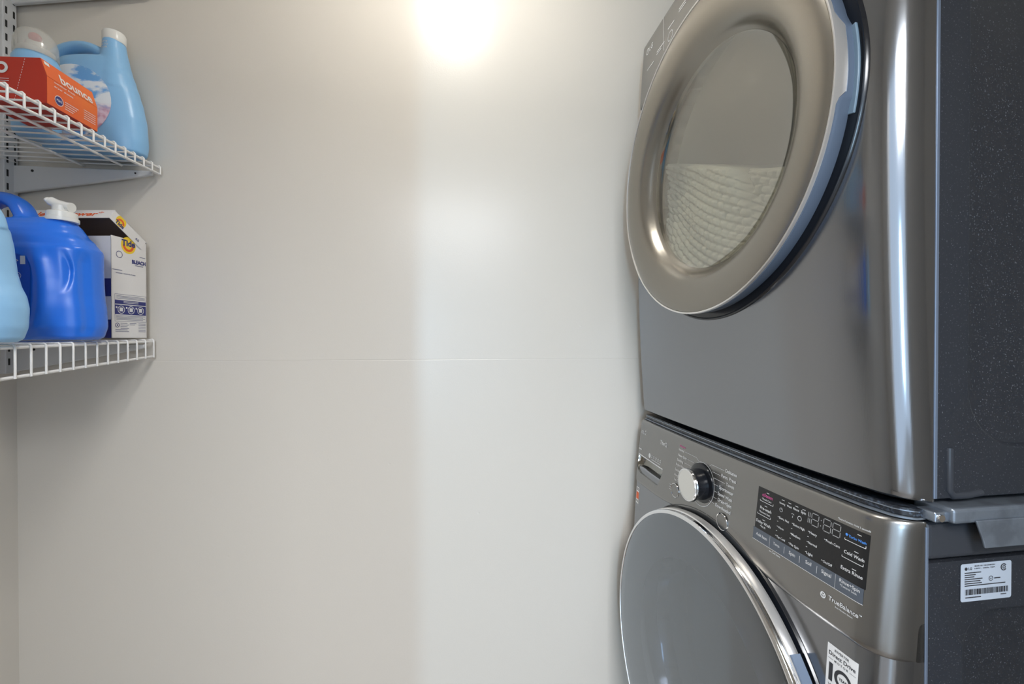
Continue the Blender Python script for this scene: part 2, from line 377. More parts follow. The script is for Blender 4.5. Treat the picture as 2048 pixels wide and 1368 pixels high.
def side_sheet(x0, x1, z0, z1, hole, depth, soft):
    """near side sheet (plane y=0) with one pressed panel: built as ring of quads round the hole"""
    bm = bmesh.new(); n = len(hole); fn = lambda x, z, d: (x, d, z)
    outer = []
    for (x, z) in hole:
        cx, cz = (x0+x1)/2, (z0+z1)/2
        hx, hz = (x-cx), (z-cz); k = min(((x1-x0)/2)/max(abs(hx), 1e-6), ((z1-z0)/2)/max(abs(hz), 1e-6))
        outer.append([cx+hx*k, cz+hz*k])
    # snap the nearest outer point to each corner
    for X in (x0, x1):
        for Z in (z0, z1):
            j = min(range(n), key=lambda i: (outer[i][0]-X)**2+(outer[i][1]-Z)**2); outer[j] = [X, Z]
    vo = [bm.verts.new(fn(p[0], p[1], 0)) for p in outer]
    cx = (min(p[0] for p in hole)+max(p[0] for p in hole))/2; cz = (min(p[1] for p in hole)+max(p[1] for p in hole))/2
    rings = [vo]
    for k, d in ((0, 0), (.3, .15), (.7, .85), (1, 1)):
        rings.append([bm.verts.new(fn(p[0]+(1 if p[0] < cx else -1)*soft*k, p[1]+(1 if p[1] < cz else -1)*soft*k, depth*d)) for p in hole])
    for a, b in zip(rings, rings[1:]):
        for i in range(n): bm.faces.new((a[i], a[(i+1) % n], b[(i+1) % n], b[i]))
    bm.faces.new(rings[-1])
    return bm
def cabinet(root, base, x0, z0, z1, hole):
    """sides, top, bottom and rear as one sheet-metal body"""
    bm = side_sheet(x0, x0+DEEP-.06, z0, z1, hole, .009, .007)
    X1 = x0+DEEP-.06
    vs = {}
    def v(x, y, z):
        return bm.verts.new((x, y, z))
    for q in ([(x0, W, z0), (X1, W, z0), (X1, W, z1), (x0, W, z1)], [(x0, 0, z1), (X1, 0, z1), (X1, W, z1), (x0, W, z1)],
              [(x0, 0, z0), (X1, 0, z0), (X1, W, z0), (x0, W, z0)], [(X1, 0, z0), (X1, W, z0), (X1, W, z1), (X1, 0, z1)]):
        bm.faces.new([v(*p) for p in q])
    return obj('cabinet', shift(bm, base), 'cabinet', root, smooth=30)
surf = lambda F, base, off: (lambda y, z: (F(y, z)-off, y, z+CZ-base))

# ================= dryer
DB = CZ-.1953
dry = tag(empty('clothes_dryer', (ORG[0], ORG[1], DB), PSI), 'graphite front-load dryer stacked on the washer, door glass showing a white quilt', 'dryer')
DZ0, DZ1 = -.1953, .783
DX = .071
def dpan(y):      # lower edge of the dryer's control panel: arched over the door
    return .3468 + math.sqrt(max(.0, .345**2 - (y-.343)**2)) if abs(y-.343) < .215 else .6165 + .0*y
fp = obj('front_panel', shift(shell(Fd, DZ0, .700, DX), DB), 'graphite', dry, smooth=35)
cut(fp, shift(cyl_cut(.262, .3417, .3468, -.1, .2), DB))
cp = shell(Fd, dpan, DZ1, DX, nz=10, zr=.004, dx=-.0035)
obj('control_panel', shift(cp, DB), 'panel', dry, smooth=35)
cabinet(dry, DB, DX+.003, DZ0+.004, DZ1, rrect(.118, .70, -.135, .74, .075))
# lighter folded lip between front and side
obj('corner_seam', shift(B(DX-.001, DX+.0035, -.0010, .004, DZ0+.004, DZ1), DB), 'seam', dry, smooth=0, bevel=.0008)
# pressed L-shaped rib in the near lower corner
bm = bmesh.new()
tube(bm, [(.093, .0012, -.131), (.0925, .0008, -.15), (.0925, .0008, -.182), (.098, .0008, -.189), (.12, .0008, -.189), (.139, .0012, -.187)], .0045, 10)
obj('pressed_rib', shift(bm, DB), 'cabinet_hi', dry)
# drum
fr = Matrix(((0, 0, 1, 0), (1, 0, 0, .3417), (0, 1, 0, .3468+CZ-DB), (0, 0, 0, 1)))
obj('drum', lathe([(.262, .03), (.262, .10), (.30, .12), (.30, .55), (.29, .57), (0, .57)], fr, 96), 'drum', dry)
# door
dr = empty('door'); dr.parent = dry
F1 = doorframe(-.031, .3417, .3468+CZ-DB, .0299, -.0059)
R = .2957
# broad dished ring
prof = [(.206, -.040), (.2065, -.0345), (.209, -.0325), (.212, -.030), (.2145, -.0275), (.217, -.0235), (.221, -.018), (.227, -.0115), (.236, -.0058), (.247, -.002), (.262, .0008), (.278, .0016), (.290, .0010), (R-.0012, -.0005), (R, -.002)]
obj('door_ring', lathe(prof, F1, 160), 'ring', dr, smooth=25)
# window pane: bowl that dips into the drum
obj('door_glass', lathe([(0, -.062), (.04, -.0613), (.08, -.0595), (.12, -.0560), (.15, -.0520), (.175, -.047), (.19, -.0425), (.200, -.038), (.2070, -.0335)], F1, 128), 'dglass', dr, smooth=60)
# satin band around the rim, flared where the hand grips it (near side)
def rim(prof_fn, name, m, n=220, sharp=35):
    bm = bmesh.new(); rings = []
    for k in range(n):
        a = 2*PI*k/n
        rings.append([bm.verts.new(F1 @ Vector((r*math.cos(a), r*math.sin(a), h))) for r, h in prof_fn(a)])
    for k in range(n):
        A, C = rings[k], rings[(k+1) % n]
        for i in range(len(A)-1): bm.faces.new((A[i], C[i], C[i+1], A[i+1]))
    return obj(name, bm, m, dr, smooth=sharp)
# which side is near? local s axis of the frame
GOFF = .03
near = math.pi if (F1 @ Vector((1, 0, 0)) - F1 @ Vector((0, 0, 0))).y > 0 else 0.0
def grip(a, half=.185, edge=.035):
    d = abs((a-near-GOFF+PI) % (2*PI)-PI); t = min(1, max(0, (half-d)/edge)); return t*t*(3-2*t)
rim(lambda a: [(R-.0005, -.003), (R, .0002), (R+.0018, .0012), (R+.003, .0005), (R+.0035, -.003), (R+.0035, -.0042-.0125*grip(a)), (R+.001, -.0052-.0125*grip(a))], 'door_trim', 'silver')
rim(lambda a: [(R+.001, -.0050-.0125*grip(a)), (R+.0032-.001*grip(a), -.0065-.0125*grip(a)), (R+.001, -.026-.007*grip(a)), (R-.006, -.036-.003*grip(a)), (R-.02, -.040)], 'door_side', 'slate')
# latch tab seen in the gap
bm = bmesh.new()
for k in range(13):
    a = near - .20+.38*k/12
    for rr, h in ((R-.012, -.029), (R+.0065, -.029), (R+.0065, -.0385), (R-.012, -.0385)): bm.verts.new(F1 @ Vector((rr*math.cos(a), rr*math.sin(a), h)))
bm.verts.ensure_lookup_table()
for k in range(12):
    for i in range(4): bm.faces.new((bm.verts[4*k+i], bm.verts[4*k+(i+1) % 4], bm.verts[4*k+4+(i+1) % 4], bm.verts[4*k+4+i]))
bm.faces.new(bm.verts[0:4]); bm.faces.new(bm.verts[48:52])
obj('latch_cover', bm, 'bluegrey', dr, smooth=30, bevel=.001)
# black gasket painting in the door gap's shade, thin bezel on the front panel
F0 = Matrix(((0, 0, -1, 0), (-1, 0, 0, .3417), (0, 1, 0, .3468+CZ-DB), (0, 0, 0, 1)))
def collar(F, base, yc, zc, name, m, rr, root):
    bm = bmesh.new(); n = 160; rings = []
    for r, off in rr:
        rings.append([bm.verts.new((F(yc+r*math.cos(2*PI*k/n), zc+r*math.sin(2*PI*k/n))-off, yc+r*math.cos(2*PI*k/n), zc+r*math.sin(2*PI*k/n)+CZ-base)) for k in range(n)])
    for a, b in zip(rings, rings[1:]):
        for k in range(n): bm.faces.new((a[k], a[(k+1) % n], b[(k+1) % n], b[k]))
    return obj(name, bm, m, root, smooth=40)
collar(Fd, DB, .3417, .3468, 'gasket_gap_shade', 'black', [(.250, -.03), (.255, .001), (.298, .0015), (.3060, .0015)], dry)
collar(Fd, DB, .3417, .3468, 'door_bezel', 'black', [(.3055, .001), (.3065, .0035), (.3082, .0040), (.3096, .0028), (.3108, .0)], dry)
# dryer panel printing
P = surf(Fd, DB, .0038); Pi = lambda y0, z0: (lambda u, v: P(y0-u, z0+v))
bm = bmesh.new()
put_text(bm, 'LG', Pi(.634, .746), .020); circle_line(bm, .645, .753, .007, .0025, P); line(bm, (.645, .757), (.645, .750), .0015, P)
for a, b in (((.640, .700), (.600, .700)), ((.585, .712), (.545, .712)), ((.585, .706), (.56, .706)), ((.53, .73), (.50, .73)), ((.48, .74), (.44, .74)), ((.48, .734), (.45, .734))): line(bm, a, b, .0022, P)
circle_line(bm, .515, .705, .011, .0014, P); line(bm, (.560, .783), (.545, .690), .0012, P)
obj('panel_lettering', bm, 'ink', dry, smooth=0)
bm = bmesh.new(); quad_grid(bm, .23, .03, .70, .765, P, 12, 2)
obj('display', bm, 'display', dry, smooth=0)
kx = Fd(.343, .735)-.004
fk = Matrix(((0, 0, -1, kx), (-1, 0, 0, .343), (0, 1, 0, .735+CZ-DB), (0, 0, 0, 1)))
obj('dial', lathe([(.034, 0), (.033, .022), (.031, .025), (0, .0255)], fk, 64), 'spun', dry)

# quilt in the drum
bm = bmesh.new(); N1, N2 = 240, 150
import mathutils
nz = mathutils.noise
def quilt_pt(u, v):
    # u across (y), v from the front bottom lip up and back
    y = .3417 + (u-.5)*.50
    rad = .245
    t = v
    x = .062 + .018*math.sin(3*u+1) + .30*max(0, t-.70)/.30
    sd = math.sqrt(max(0, 1-((y-.3417)/.262)**2))
    zb_ = .3468 - .250*sd
    zt_ = max(zb_+.01, .389*(.4538+y+.085) - .004 + .006*math.sin(9*u))
    z = zb_ + (zt_-zb_)*min(1, t/.70) + .015*max(0, t-.70)/.3
    fold = .020*nz.noise(Vector((u*4, t*3, 3))) + .008*math.sin(10*u+4*t) - .028*math.exp(-((u-.30-.30*t)/.030)**2)
    a, b = (u+.25*t)*26, (t-.25*u)*20
    row = math.floor(b); fa = (a+.5*(row % 2)) % 1; fb = b % 1
    n = 0 if t > .68 else .0080*min(1, 5*min(fa, 1-fa, fb, 1-fb)) + .002*nz.noise(Vector((u*22, t*22, 9)))
    return Vector((x - fold - n, y, z + .3*fold))
g = [[bm.verts.new(quilt_pt(i/N1, j/N2)) for j in range(N2+1)] for i in range(N1+1)]
for i in range(N1):
    for j in range(N2): bm.faces.new((g[i][j], g[i+1][j], g[i+1][j+1], g[i][j+1]))
quilt = obj('quilt', shift(bm, DB), 'cloth', None, smooth=180)
quilt.location = (ORG[0], ORG[1], DB); quilt.rotation_euler = (0, 0, PSI)
so = quilt.modifiers.new('s', 'SOLIDIFY'); so.thickness = .012; so.offset = -1
tag(quilt, 'pale quilted bedspread heaped behind the dryer door glass', 'quilt')

# ================= washer
WZ0, WZ1 = -1.172, -.2185
WB = CZ+WZ0
WX = .060
wash = tag(empty('washing_machine', (ORG[0], ORG[1], WB), PSI), 'graphite front-load washer under the dryer, with round dial and black display', 'washing machine')
def wpan(y):
    return -.386 + .0245*math.exp(-((y-.355)/.125)**2)
cpw = obj('control_panel', shift(shell(Fw, wpan, WZ1, WX, nz=14, zr=.008, dx=-.0030), WB), 'panel', wash, smooth=35)
fp = obj('front_panel', shift(shell(Fw, WZ0, -.34, WX), WB), 'graphite', wash, smooth=35)
cut(fp, shift(cyl_cut(.262, .34, -.6612, -.1, .2), WB))
cabinet(wash, WB, WX+.002, WZ0+.004, -.268, rrect(.113, .68, -1.12, -.331, .045))
# separate top sheet band above the side seam
bm = B(WX+.002, WX+DEEP-.058, 0, W, -.2655, WZ1-.001)
obj('top_cover', shift(bm, WB), 'cabinet_hi', wash, smooth=0, bevel=.006)
obj('corner_seam', shift(B(WX-.001, WX+.0027, -.0010, .003, WZ0+.004, WZ1-.006), WB), 'seam', wash, smooth=0, bevel=.0007)
for y in (.06, .62):
    for x in (.12, .68): obj('foot', tube(bmesh.new(), [(x, y, 0), (x, y, -.026)], .022, 16), 'blackm', wash)
fr = Matrix(((0, 0, 1, 0), (1, 0, 0, .34), (0, 1, 0, -.6612+CZ-WB), (0, 0, 0, 1)))
obj('drum', lathe([(.262, .02), (.262, .10), (.28, .12), (.28, .50), (0, .52)], fr, 96), 'drum', wash)
wd = empty('door'); wd.parent = wash
F2 = doorframe(-.0456, .3399, -.6612+CZ-WB, .0239, -.0296); R2 = .3105
obj('door_glass', lathe([(0, .010), (.10, .0095), (.2, .0075), (.27, .0040), (.295, .0018), (.3025, .0)], F2, 160), 'wglass', wd, smooth=60)
obj('door_backing', lathe([(.215, -.012), (.24, -.003), (.29, -.0005), (.303, -.003)], F2, 160), 'wring', wd, smooth=60)
obj('door_bowl', lathe([(.213, -.012), (.208, -.045), (.195, -.075), (.17, -.095), (.12, -.11), (.05, -.118), (0, -.12)], F2, 128), 'bowlglass', wd, smooth=60)
near2 = math.pi if (F2 @ Vector((1, 0, 0)) - F2 @ Vector((0, 0, 0))).y > 0 else 0.0
def rim2(prof_fn, name, m, n=220):
    bm = bmesh.new(); rings = []
    for k in range(n):
        a = 2*PI*k/n
        rings.append([bm.verts.new(F2 @ Vector((r*math.cos(a), r*math.sin(a), h))) for r, h in prof_fn(a)])
    for k in range(n):
        A, C = rings[k], rings[(k+1) % n]
        for i in range(len(A)-1): bm.faces.new((A[i], C[i], C[i+1], A[i+1]))
    return obj(name, bm, m, wd, smooth=35)
rim2(lambda a: [(.3015, -.001), (.3025, .0014), (.3055, .0016), (R2-.001, -.0005), (R2, -.003), (R2, -.009)], 'door_trim', 'chrome')
rim2(lambda a: [(R2, -.009), (R2+.0015, -.0105), (R2+.003, -.020), (R2+.001, -.026)], 'door_side', 'silver')
rim2(lambda a: [(R2+.001, -.026), (R2-.004, -.030), (R2-.02, -.032)], 'door_back_edge', 'slate')
bm = bmesh.new()      # grip recess on the near side
nn = 16; up_ = .62
for k in range(nn+1):
    a = near2 - .75+1.5*k/nn
    for rr, h in ((R2+.0022, -.0105), (R2+.0042, -.0115), (R2+.0046, -.026), (R2+.0015, -.027)): bm.verts.new(F2 @ Vector((rr*math.cos(a), rr*math.sin(a), h)))
bm.verts.ensure_lookup_table()
for k in range(nn):
    for i in range(3): bm.faces.new((bm.verts[4*k+i], bm.verts[4*k+1+i], bm.verts[4*k+5+i], bm.verts[4*k+4+i]))
obj('grip_inlay', bm, 'slate', wd, smooth=30)
collar(Fw, WB, .34, -.6612, 'gasket_gap_shade', 'black', [(.250, -.03), (.255, .001), (.31, .0015), (.3165, .0015)], wash)  # black gasket also paints the shaded gap round the washer door
collar(Fw, WB, .34, -.6612, 'door_bezel', 'black', [(.3160, .001), (.3168, .0030), (.3182, .0030), (.3198, .0)], wash)

# ---- washer control panel
PW = surf(Fw, WB, .0031); PW2 = surf(Fw, WB, .0033); PW3 = surf(Fw, WB, .0036)
at = lambda y0, z0, p=None: (lambda u, v: (p or PW3)(y0-u, z0+v))
bm = bmesh.new(); quad_grid(bm, .217, .030, -.3125, -.2452, PW2, 70, 12)
disp = obj('display', bm, 'display', wash, smooth=60)
bm = bmesh.new(); quad_grid(bm, .2195, .0315, -.3315, -.3125, PW2, 70, 4)
obj('touch_strip', bm, 'touch', wash, smooth=60)
bm = bmesh.new()
line(bm, (.2195, -.3318), (.0312, -.3318), .0006, PW3, 60)
for y in (.1538, .1255, .0966): line(bm, (y, -.3165), (y, -.3265), .0006, PW3)
for y in (.1828, .0686): line(bm, (y, -.3128), (y, -.3312), .0004, PW3)
TX = [("Add Item", .2124, -.3234, .0239), ("*Fresh Care", .2072, -.2635, .0201), ("Pre-wash", .2091, -.2792, .0241), ("*Remote Start", .2107, -.2849, .0241), ("Delay Wash", .2146, -.3020, .0308), ("*Wi-Fi", .2054, -.3076, .0113), ("Sensing", .1711, -.2566, .0112), ("Wash", .1568, -.2564, .0093), ("Rinse", .1445, -.2562, .0103), ("Spin", .1307, -.2559, .0086), ("Extra Hot", .1687, -.2794, .0190), ("Warm", .1690, -.2941, .0108), ("Tap Cold", .1704, -.3089, .0167), ("Extra High", .1419, -.2789, .0203), ("Medium", .1430, -.2941, .0155), ("No Spin", .1443, -.3091, .0157), ("Heavy", .1132, -.2783, .0119), ("Normal", .1139, -.2928, .0142), ("Light", .1150, -.3080, .0103), ("Fresh Care", .0870, -.2779, .0205), ("On/Off", .0885, -.3070, .0138), ("Cold Wash", .0604, -.2802, .0266), ("Extra Rinse", .0626, -.3018, .0288), ("Temp.", .1753, -.3224, .0131), ("Spin", .1447, -.3227, .0112), ("Soil", .1153, -.3217, .0096), ("Signal", .0895, -.3215, .0148), ("Rinse+Spin", .0629, -.3192, .0275), ("*Control Lock", .0617, -.3240, .0231), ("*Extra Function: Hold 3 seconds", .0734, -.2414, .0433), ("on Cold Items", .1820, -.3366, .0223), ("TrueBalance", .0757, -.3503, .0410), ("Anti-Vibration System", .0657, -.3550, .0242), ("ThinQ", .5560, -.2556, .0341), ("LG", .6550, -.2530, .0170), ("Normal", .4676, -.2489, .0225), ("Heavy Duty", .4680, -.2613, .0356), ("Bedding", .4698, -.2724, .0250), ("Bright Whites", .4729, -.2828, .0376), ("Sanitary", .4746, -.2950, .0245), ("Allergiene", .4766, -.3065, .0285), ("Tub Clean", .4759, -.3172, .0278), ("Delicates", .3029, -.2481, .0312), ("Perm. Press", .3130, -.2601, .0411), ("Towels", .2973, -.2711, .0228), ("Sportswear", .3156, -.2829, .0403), ("Speed Wash", .3181, -.2949, .0415), ("Drain+Spin", .3161, -.3062, .0392), ("Downloaded", .3217, -.3178, .0434)]
bmd = bmesh.new(); bml = bmesh.new()
for s, y, z, wdt in TX: put_text(bml if s in ('LG', 'ThinQ', 'TrueBalance', 'Anti-Vibration System') else bmd if y > .28 else bm, s, at(y, z), wdt)
obj('dial_lettering', bmd, 'ink', wash, smooth=0); obj('logo_lettering', bml, 'ink', wash, smooth=0)
put_text(bm, "TM", at(.034, -.3465), .003)
# indicator dashes and button brackets
for y, z in ((.1715, -.2775), (.1720, -.2848), (.1715, -.2922), (.1725, -.2995), (.1730, -.3070), (.1445, -.2768), (.1450, -.2845), (.1455, -.2920), (.1460, -.2995), (.1470, -.3070), (.1158, -.2762), (.1162, -.2838), (.1165, -.2910), (.1170, -.2985), (.1175, -.3060), (.0898, -.2758), (.0912, -.3050)): line(bm, (y, z), (y-.0022, z), .0007, PW3, 1)
for y, z in ((.1985, -.2505), (.1672, -.2500), (.1545, -.2500), (.1418, -.2500), (.1288, -.2500), (.2000, -.2720), (.2015, -.2950), (.0452, -.2500), (.0470, -.2725), (.0478, -.2950)): line(bm, (y, z), (y-.0055, z), .0008, PW3, 1)
for y0, y1, z in ((.2105, .1830, -.2665), (.2135, .1855, -.2885), (.0610, .0335, -.2630), (.0625, .0345, -.2860)):
    line(bm, (y0, z), (y1, z), .0007, PW3); line(bm, (y0, z+.002), (y0, z), .0007, PW3, 1); line(bm, (y1, z+.003), (y1, z), .0007, PW3, 1)
circle_line(bm, .1665, -.2655, .0028, .0005, PW3); circle_line(bm, .1320, -.2650, .0032, .0007, PW3); line(bm, (.1445, -.2690), (.1445, -.2660), .0007, PW3, 1)
circle_line(bm, .1445, -.2665, .0035, .0006, PW3, 12, PI/4, 3*PI/4); line(bm, (.1665, -.2655), (.1665, -.2637), .0005, PW3, 1)
# leader lines from the dial to the programme names
for pts in (((.442, -.2465), (.398, -.2465), (.388, -.2512)), ((.430, -.2592), (.404, -.2592)), ((.440, -.2695), (.412, -.2695)), ((.352, -.2512), (.345, -.2465), (.306, -.2465)), ((.341, -.2588), (.316, -.2588)), ((.335, -.2688), (.3005, -.2688)), ((.334, -.2798), (.3185, -.2798)), ((.336, -.2922), (.321, -.2922)), ((.340, -.3040), (.320, -.3040)), ((.348, -.3150), (.325, -.3150))):
    for a, b in zip(pts, pts[1:]): line(bm, a, b, .0006, PW3, 2)
circle_line(bm, .372, -.2928, .0425, .0010, PW3, 72)
# small marks: round face logos, drawer captions
circle_line(bm, .6625, -.2490, .0038, .0014, PW3); line(bm, (.6625, -.2465), (.6625, -.2505), .0012, PW3, 1); circle_line(bm, .0840, -.3490, .0034, .0016, PW3); [line(bm, (.0840, -.3490), (.0840+.0034*math.cos(t), -.3490+.0034*math.sin(t)), .0015, PW3, 1) for t in (.5, 2.6, 4.4)]
disc(bm, .6050, -.2975, .0060, PW3)
for i in range(5): 
    circle_line(bm, .592-.0115*i, -.2965, .0038, .0014, PW3, 4, PI/4, 2*PI+PI/4)
line(bm, (.592, -.3040), (.545, -.3040), .0012, PW3); line(bm, (.690, -.2900), (.672, -.2900), .001, PW3); line(bm, (.690, -.2945), (.655, -.2945), .0028, PW3)
line(bm, (.6985-.012, -.3085), (.5312, -.3110), .0026, PW3, 10)
line(bm, (.492, -.337), (.482, -.337), .0010, PW3); line(bm, (.492, -.332), (.480, -.332), .0010, PW3); line(bm, (.492, -.342), (.484, -.342), .0010, PW3)
obj('panel_lettering', bm, 'ink', wash, smooth=0)
bm = bmesh.new(); put_text(bm, "Steam", at(.2030, -.2578), .0178); circle_line(bm, .2052, -.2562, .0016, .0008, PW3, 16); put_text(bm, "Allergiene", at(.4665, -.2398), .0240)
obj('pink_lettering', bm, 'inkpink', wash, smooth=0)
bm = bmesh.new(); put_text(bm, "Turbo Wash", at(.0564, -.2581), .0230, bold=.02); disc(bm, .0590, -.2560, .0017, PW3, 16)
obj('blue_lettering', bm, 'inkblue', wash, smooth=0)
bm = bmesh.new()
def seg(bm, y, z, w_, h, code):
    t = .0009; m_ = z-h/2
    L = {'a': ((y-t, z), (y-w_+t, z)), 'g': ((y-t, m_), (y-w_+t, m_)), 'd': ((y-t, z-h), (y-w_+t, z-h)), 'f': ((y, z-t), (y, m_+t)), 'b': ((y-w_, z-t), (y-w_, m_+t)), 'e': ((y, m_-t), (y, z-h+t)), 'c': ((y-w_, m_-t), (y-w_, z-h+t))}
    for c in code: line(bm, *L[c], .0011, PW3, 1)
seg(bm, .1178, -.2488, .001, .0165, 'fe'); seg(bm, .1152, -.2488, .0012, .0165, 'fe')
for y in (.1122, .0932, .0792): seg(bm, y, -.2488, .0112, .0165, 'abcdefg')
disc(bm, .0970, -.2535, .0008, PW3, 10); disc(bm, .0972, -.2610, .0008, PW3, 10)
obj('digit_segments', bm, 'inkgrey', wash, smooth=0)
# dial
kx = PW(.372, -.2928)[0]
fk = doorframe(kx, .372, -.2928+CZ-WB, 0, 0)
obj('dial_collar', lathe([(.0415, 0), (.041, .002), (.036, .0035), (.030, .0035)], fk, 72), 'black', wash)
dl = obj('dial', lathe([(.0305, .002), (.0300, .020), (.0315, .0255)], fk, 72), 'black', wash)
obj('dial_rim', lathe([(.0315, .0255), (.0325, .0265), (.0325, .0310), (.0315, .0330), (.029, .0335)], fk, 72), 'chrome', dl)
obj('dial_face', lathe([(.0292, .0333), (.015, .0338), (0, .0338)], fk, 72), 'spun', dl)
for i, (y, z, r) in enumerate(((.467, -.3385, .0150), (.2985, -.3385, .0150))):
    kx = PW(y, z)[0]; fk = doorframe(kx, y, z+CZ-WB, 0, 0)
    b_ = obj('push_button', lathe([(r-.0008, .0004), (r-.0014, .0014), (0, .0014)], fk, 48), 'panel', wash)
    obj('button_ring', lathe([(r-.0008, .0), (r-.0008, .0016), (r, .0022), (r+.0008, .0016), (r+.0008, .0)], fk, 48), 'chrome', b_)
# detergent drawer pull: scoop cut into the panel under a white line
so_ = [(.683, -.3125), (.531, -.3130), (.5335, -.3230), (.5400, -.3370), (.5480, -.3520), (.5520, -.3555), (.5600, -.3565), (.6500, -.3555), (.6680, -.3500), (.6780, -.3380), (.6825, -.3250)]
bm = bmesh.new(); fa = [bm.verts.new((-.05, y, z)) for y, z in so_]; fb = [bm.verts.new((.034, y, z)) for y, z in so_]
bm.faces.new(fa); bm.faces.new(fb)
for i in range(len(so_)): bm.faces.new((fa[i], fa[(i+1) % len(so_)], fb[(i+1) % len(so_)], fb[i]))
cut(cpw, shift(bm, WB))
bm = bmesh.new(); cy_, cz_ = .612, -.326; rows = []
for k, d in ((1, .0005), (.97, .006), (.88, .014), (.70, .0195), (.4, .022)):
    rows.append([bm.verts.new((Fw(y, z)-.0028+d, cy_+(y-cy_)*k, cz_+(z-cz_)*k+CZ-WB)) for y, z in so_])
for a, b in zip(rows, rows[1:]):
    for i in range(len(so_)): bm.faces.new((a[i], a[(i+1) % len(so_)], b[(i+1) % len(so_)], b[i]))
bm.faces.new(rows[-1])
obj('drawer_pull', bm, 'scoop', wash, smooth=80)
# stickers
bm = bmesh.new(); quad_grid(bm, .0745, .0325, -.4740, -.4062, surf(Fw, WB, .0003), 8, 3)
st = obj('warranty_sticker', bm, 'paper', wash, smooth=60)
q1 = surf(Fw, WB, .0005)
bm = bmesh.new()
put_text(bm, 'INVERTER', at(.0640, -.4125, q1), .0200); put_text(bm, 'Direct Drive', at(.0718, -.4200, q1), .0365, bold=.02); put_text(bm, 'M O T O R', at(.0635, -.4258, q1), .0190)
line(bm, (.0725, -.4248), (.0655, -.4248), .0004, q1, 1); line(bm, (.0425, -.4248), (.0345, -.4248), .0004, q1, 1); put_text(bm, '1', at(.0705, -.4520, q1), .0055, .022, bold=.03); circle_line(bm, .0505, -.4420, .0100, .0042, q1)
put_text(bm, 'YEAR', at(.0565, -.4435, q1), .0120, bold=.03); put_text(bm, 'WARRANTY', at(.0705, -.4610, q1), .0340, bold=.02)
obj('sticker_print', bm, 'inkdark', st, smooth=0)
bm = bmesh.new(); quad_grid(bm, .672, .655, -.440, -.397, surf(Fw, WB, .0003), 3, 3)
st = obj('energy_sticker', bm, 'paper', wash, smooth=60)
bm = bmesh.new(); quad_grid(bm, .671, .656, -.428, -.410, q1, 2, 2)
obj('orange_patch', bm, 'inkorange', st, smooth=0)
bm = bmesh.new()
for z in (-.401, -.4045, -.432, -.435): line(bm, (.670, z), (.657, z), .0016, q1)
obj('sticker_print', bm, 'inkdark', st, smooth=0)
# rating label on the near side: plane y = 0
SD = lambda off: (lambda x, z: (x, -off, z+CZ-WB))
bm = bmesh.new(); s1 = SD(.0006); flat(bm, rrect(.1090, .1840, -.3185, -.2725, .003), s1)
rl = obj('rating_label', bm, 'sidepaper', wash, smooth=0)
bm = bmesh.new(); s2 = SD(.0010); atS = lambda x0, z0: (lambda u, v: s2(x0+u, z0+v))
disc(bm, .1165, -.2785, .0020, s2, 16); put_text(bm, 'LG', atS(.120, -.2800), .0050)
put_text(bm, 'MODEL NO. / NO DE MODELE', atS(.1290, -.2765), .030); put_text(bm, '120V~ 60Hz 10A', atS(.1290, -.2795), .030, .0014)
for i, wd_ in enumerate((.024, .016, .014, .026, .023, .025, .060)): line(bm, (.1145, -.2835-.0026*i), (.1145+wd_, -.2835-.0026*i), .0011, s2, 1)
circle_line(bm, .1720, -.2800, .0038, .0012, s2, 24, .6, 2*PI-.6); circle_line(bm, .1725, -.2800, .0018, .0009, s2, 16)
circle_line(bm, .1530, -.2925, .0028, .0006, s2); put_text(bm, 'UL', atS(.1515, -.2935), .0028); line(bm, (.158, -.2925), (.167, -.2925), .0014, s2, 1)
x = .1155
random.seed(3)
while x < .1785:
    g_ = random.choice((.0004, .0006, .0009)); flat(bm, [(x, -.3105), (x+g_, -.3105), (x+g_, -.3035), (x, -.3035)], s2); x += g_+random.choice((.0004, .0006, .0009))
line(bm, (.1155, -.3135), (.1385, -.3135), .0012, s2, 1); line(bm, (.1675, -.3130), (.1760, -.3130), .0010, s2, 1)
obj('label_print', bm, 'inkdark', rl, smooth=0)

# ================= stacking kit between the two machines
KB = CZ+WZ1+.001
kit = tag(empty('stacking_kit', (ORG[0], ORG[1], KB), PSI), 'grey metal stacking bracket and dark front rail between washer and dryer', 'bracket')
def rail(name, off0, off1, z0, z1, m):
    bm = bmesh.new(); ys = [.004+.01*i/4 for i in range(5)] + [.02+.0323*i for i in range(20)] + [W-.016, W-.012, W-.008]
    rows = []
    for y in ys:
        fx = .022 + bow(y) + edge(y)
        rows.append([bm.verts.new((fx+off0, y, z0+CZ-KB)), bm.verts.new((fx+off0, y, z1+CZ-KB)), bm.verts.new((fx+off1, y, z1+CZ-KB)), bm.verts.new((fx+off1, y, z0+CZ-KB))])
    for a, b in zip(rows, rows[1:]):
        for i in range(4): bm.faces.new((a[i], b[i], b[(i+1) % 4], a[(i+1) % 4]))
    bm.faces.new(rows[0]); bm.faces.new(rows[-1][::-1])
    return obj(name, bm, m, kit, smooth=35)
rail('front_rail', .004, .03, -.2140, -.2045, 'kitblack')
rail('rail_lip', .000, .012, -.2172, -.2150, 'gsteel')
rail('chrome_strip', .0022, .006, -.2083, -.2072, 'clip')
bm = B(.078, .70, -.016, .03, -.2165, -.1985); 
obj('side_plate', shift(bm, KB), 'gsteel', kit, smooth=0, bevel=.004)
bm = bmesh.new(); fo = [(.116, -.236), (.119, -.2455), (.70, -.2455), (.70, -.2125), (.106, -.2125)]
a_ = [bm.verts.new((x, -.0185, z+CZ-KB)) for x, z in fo]; c_ = [bm.verts.new((x, -.0155, z+CZ-KB)) for x, z in fo]
bm.faces.new(a_); bm.faces.new(c_)
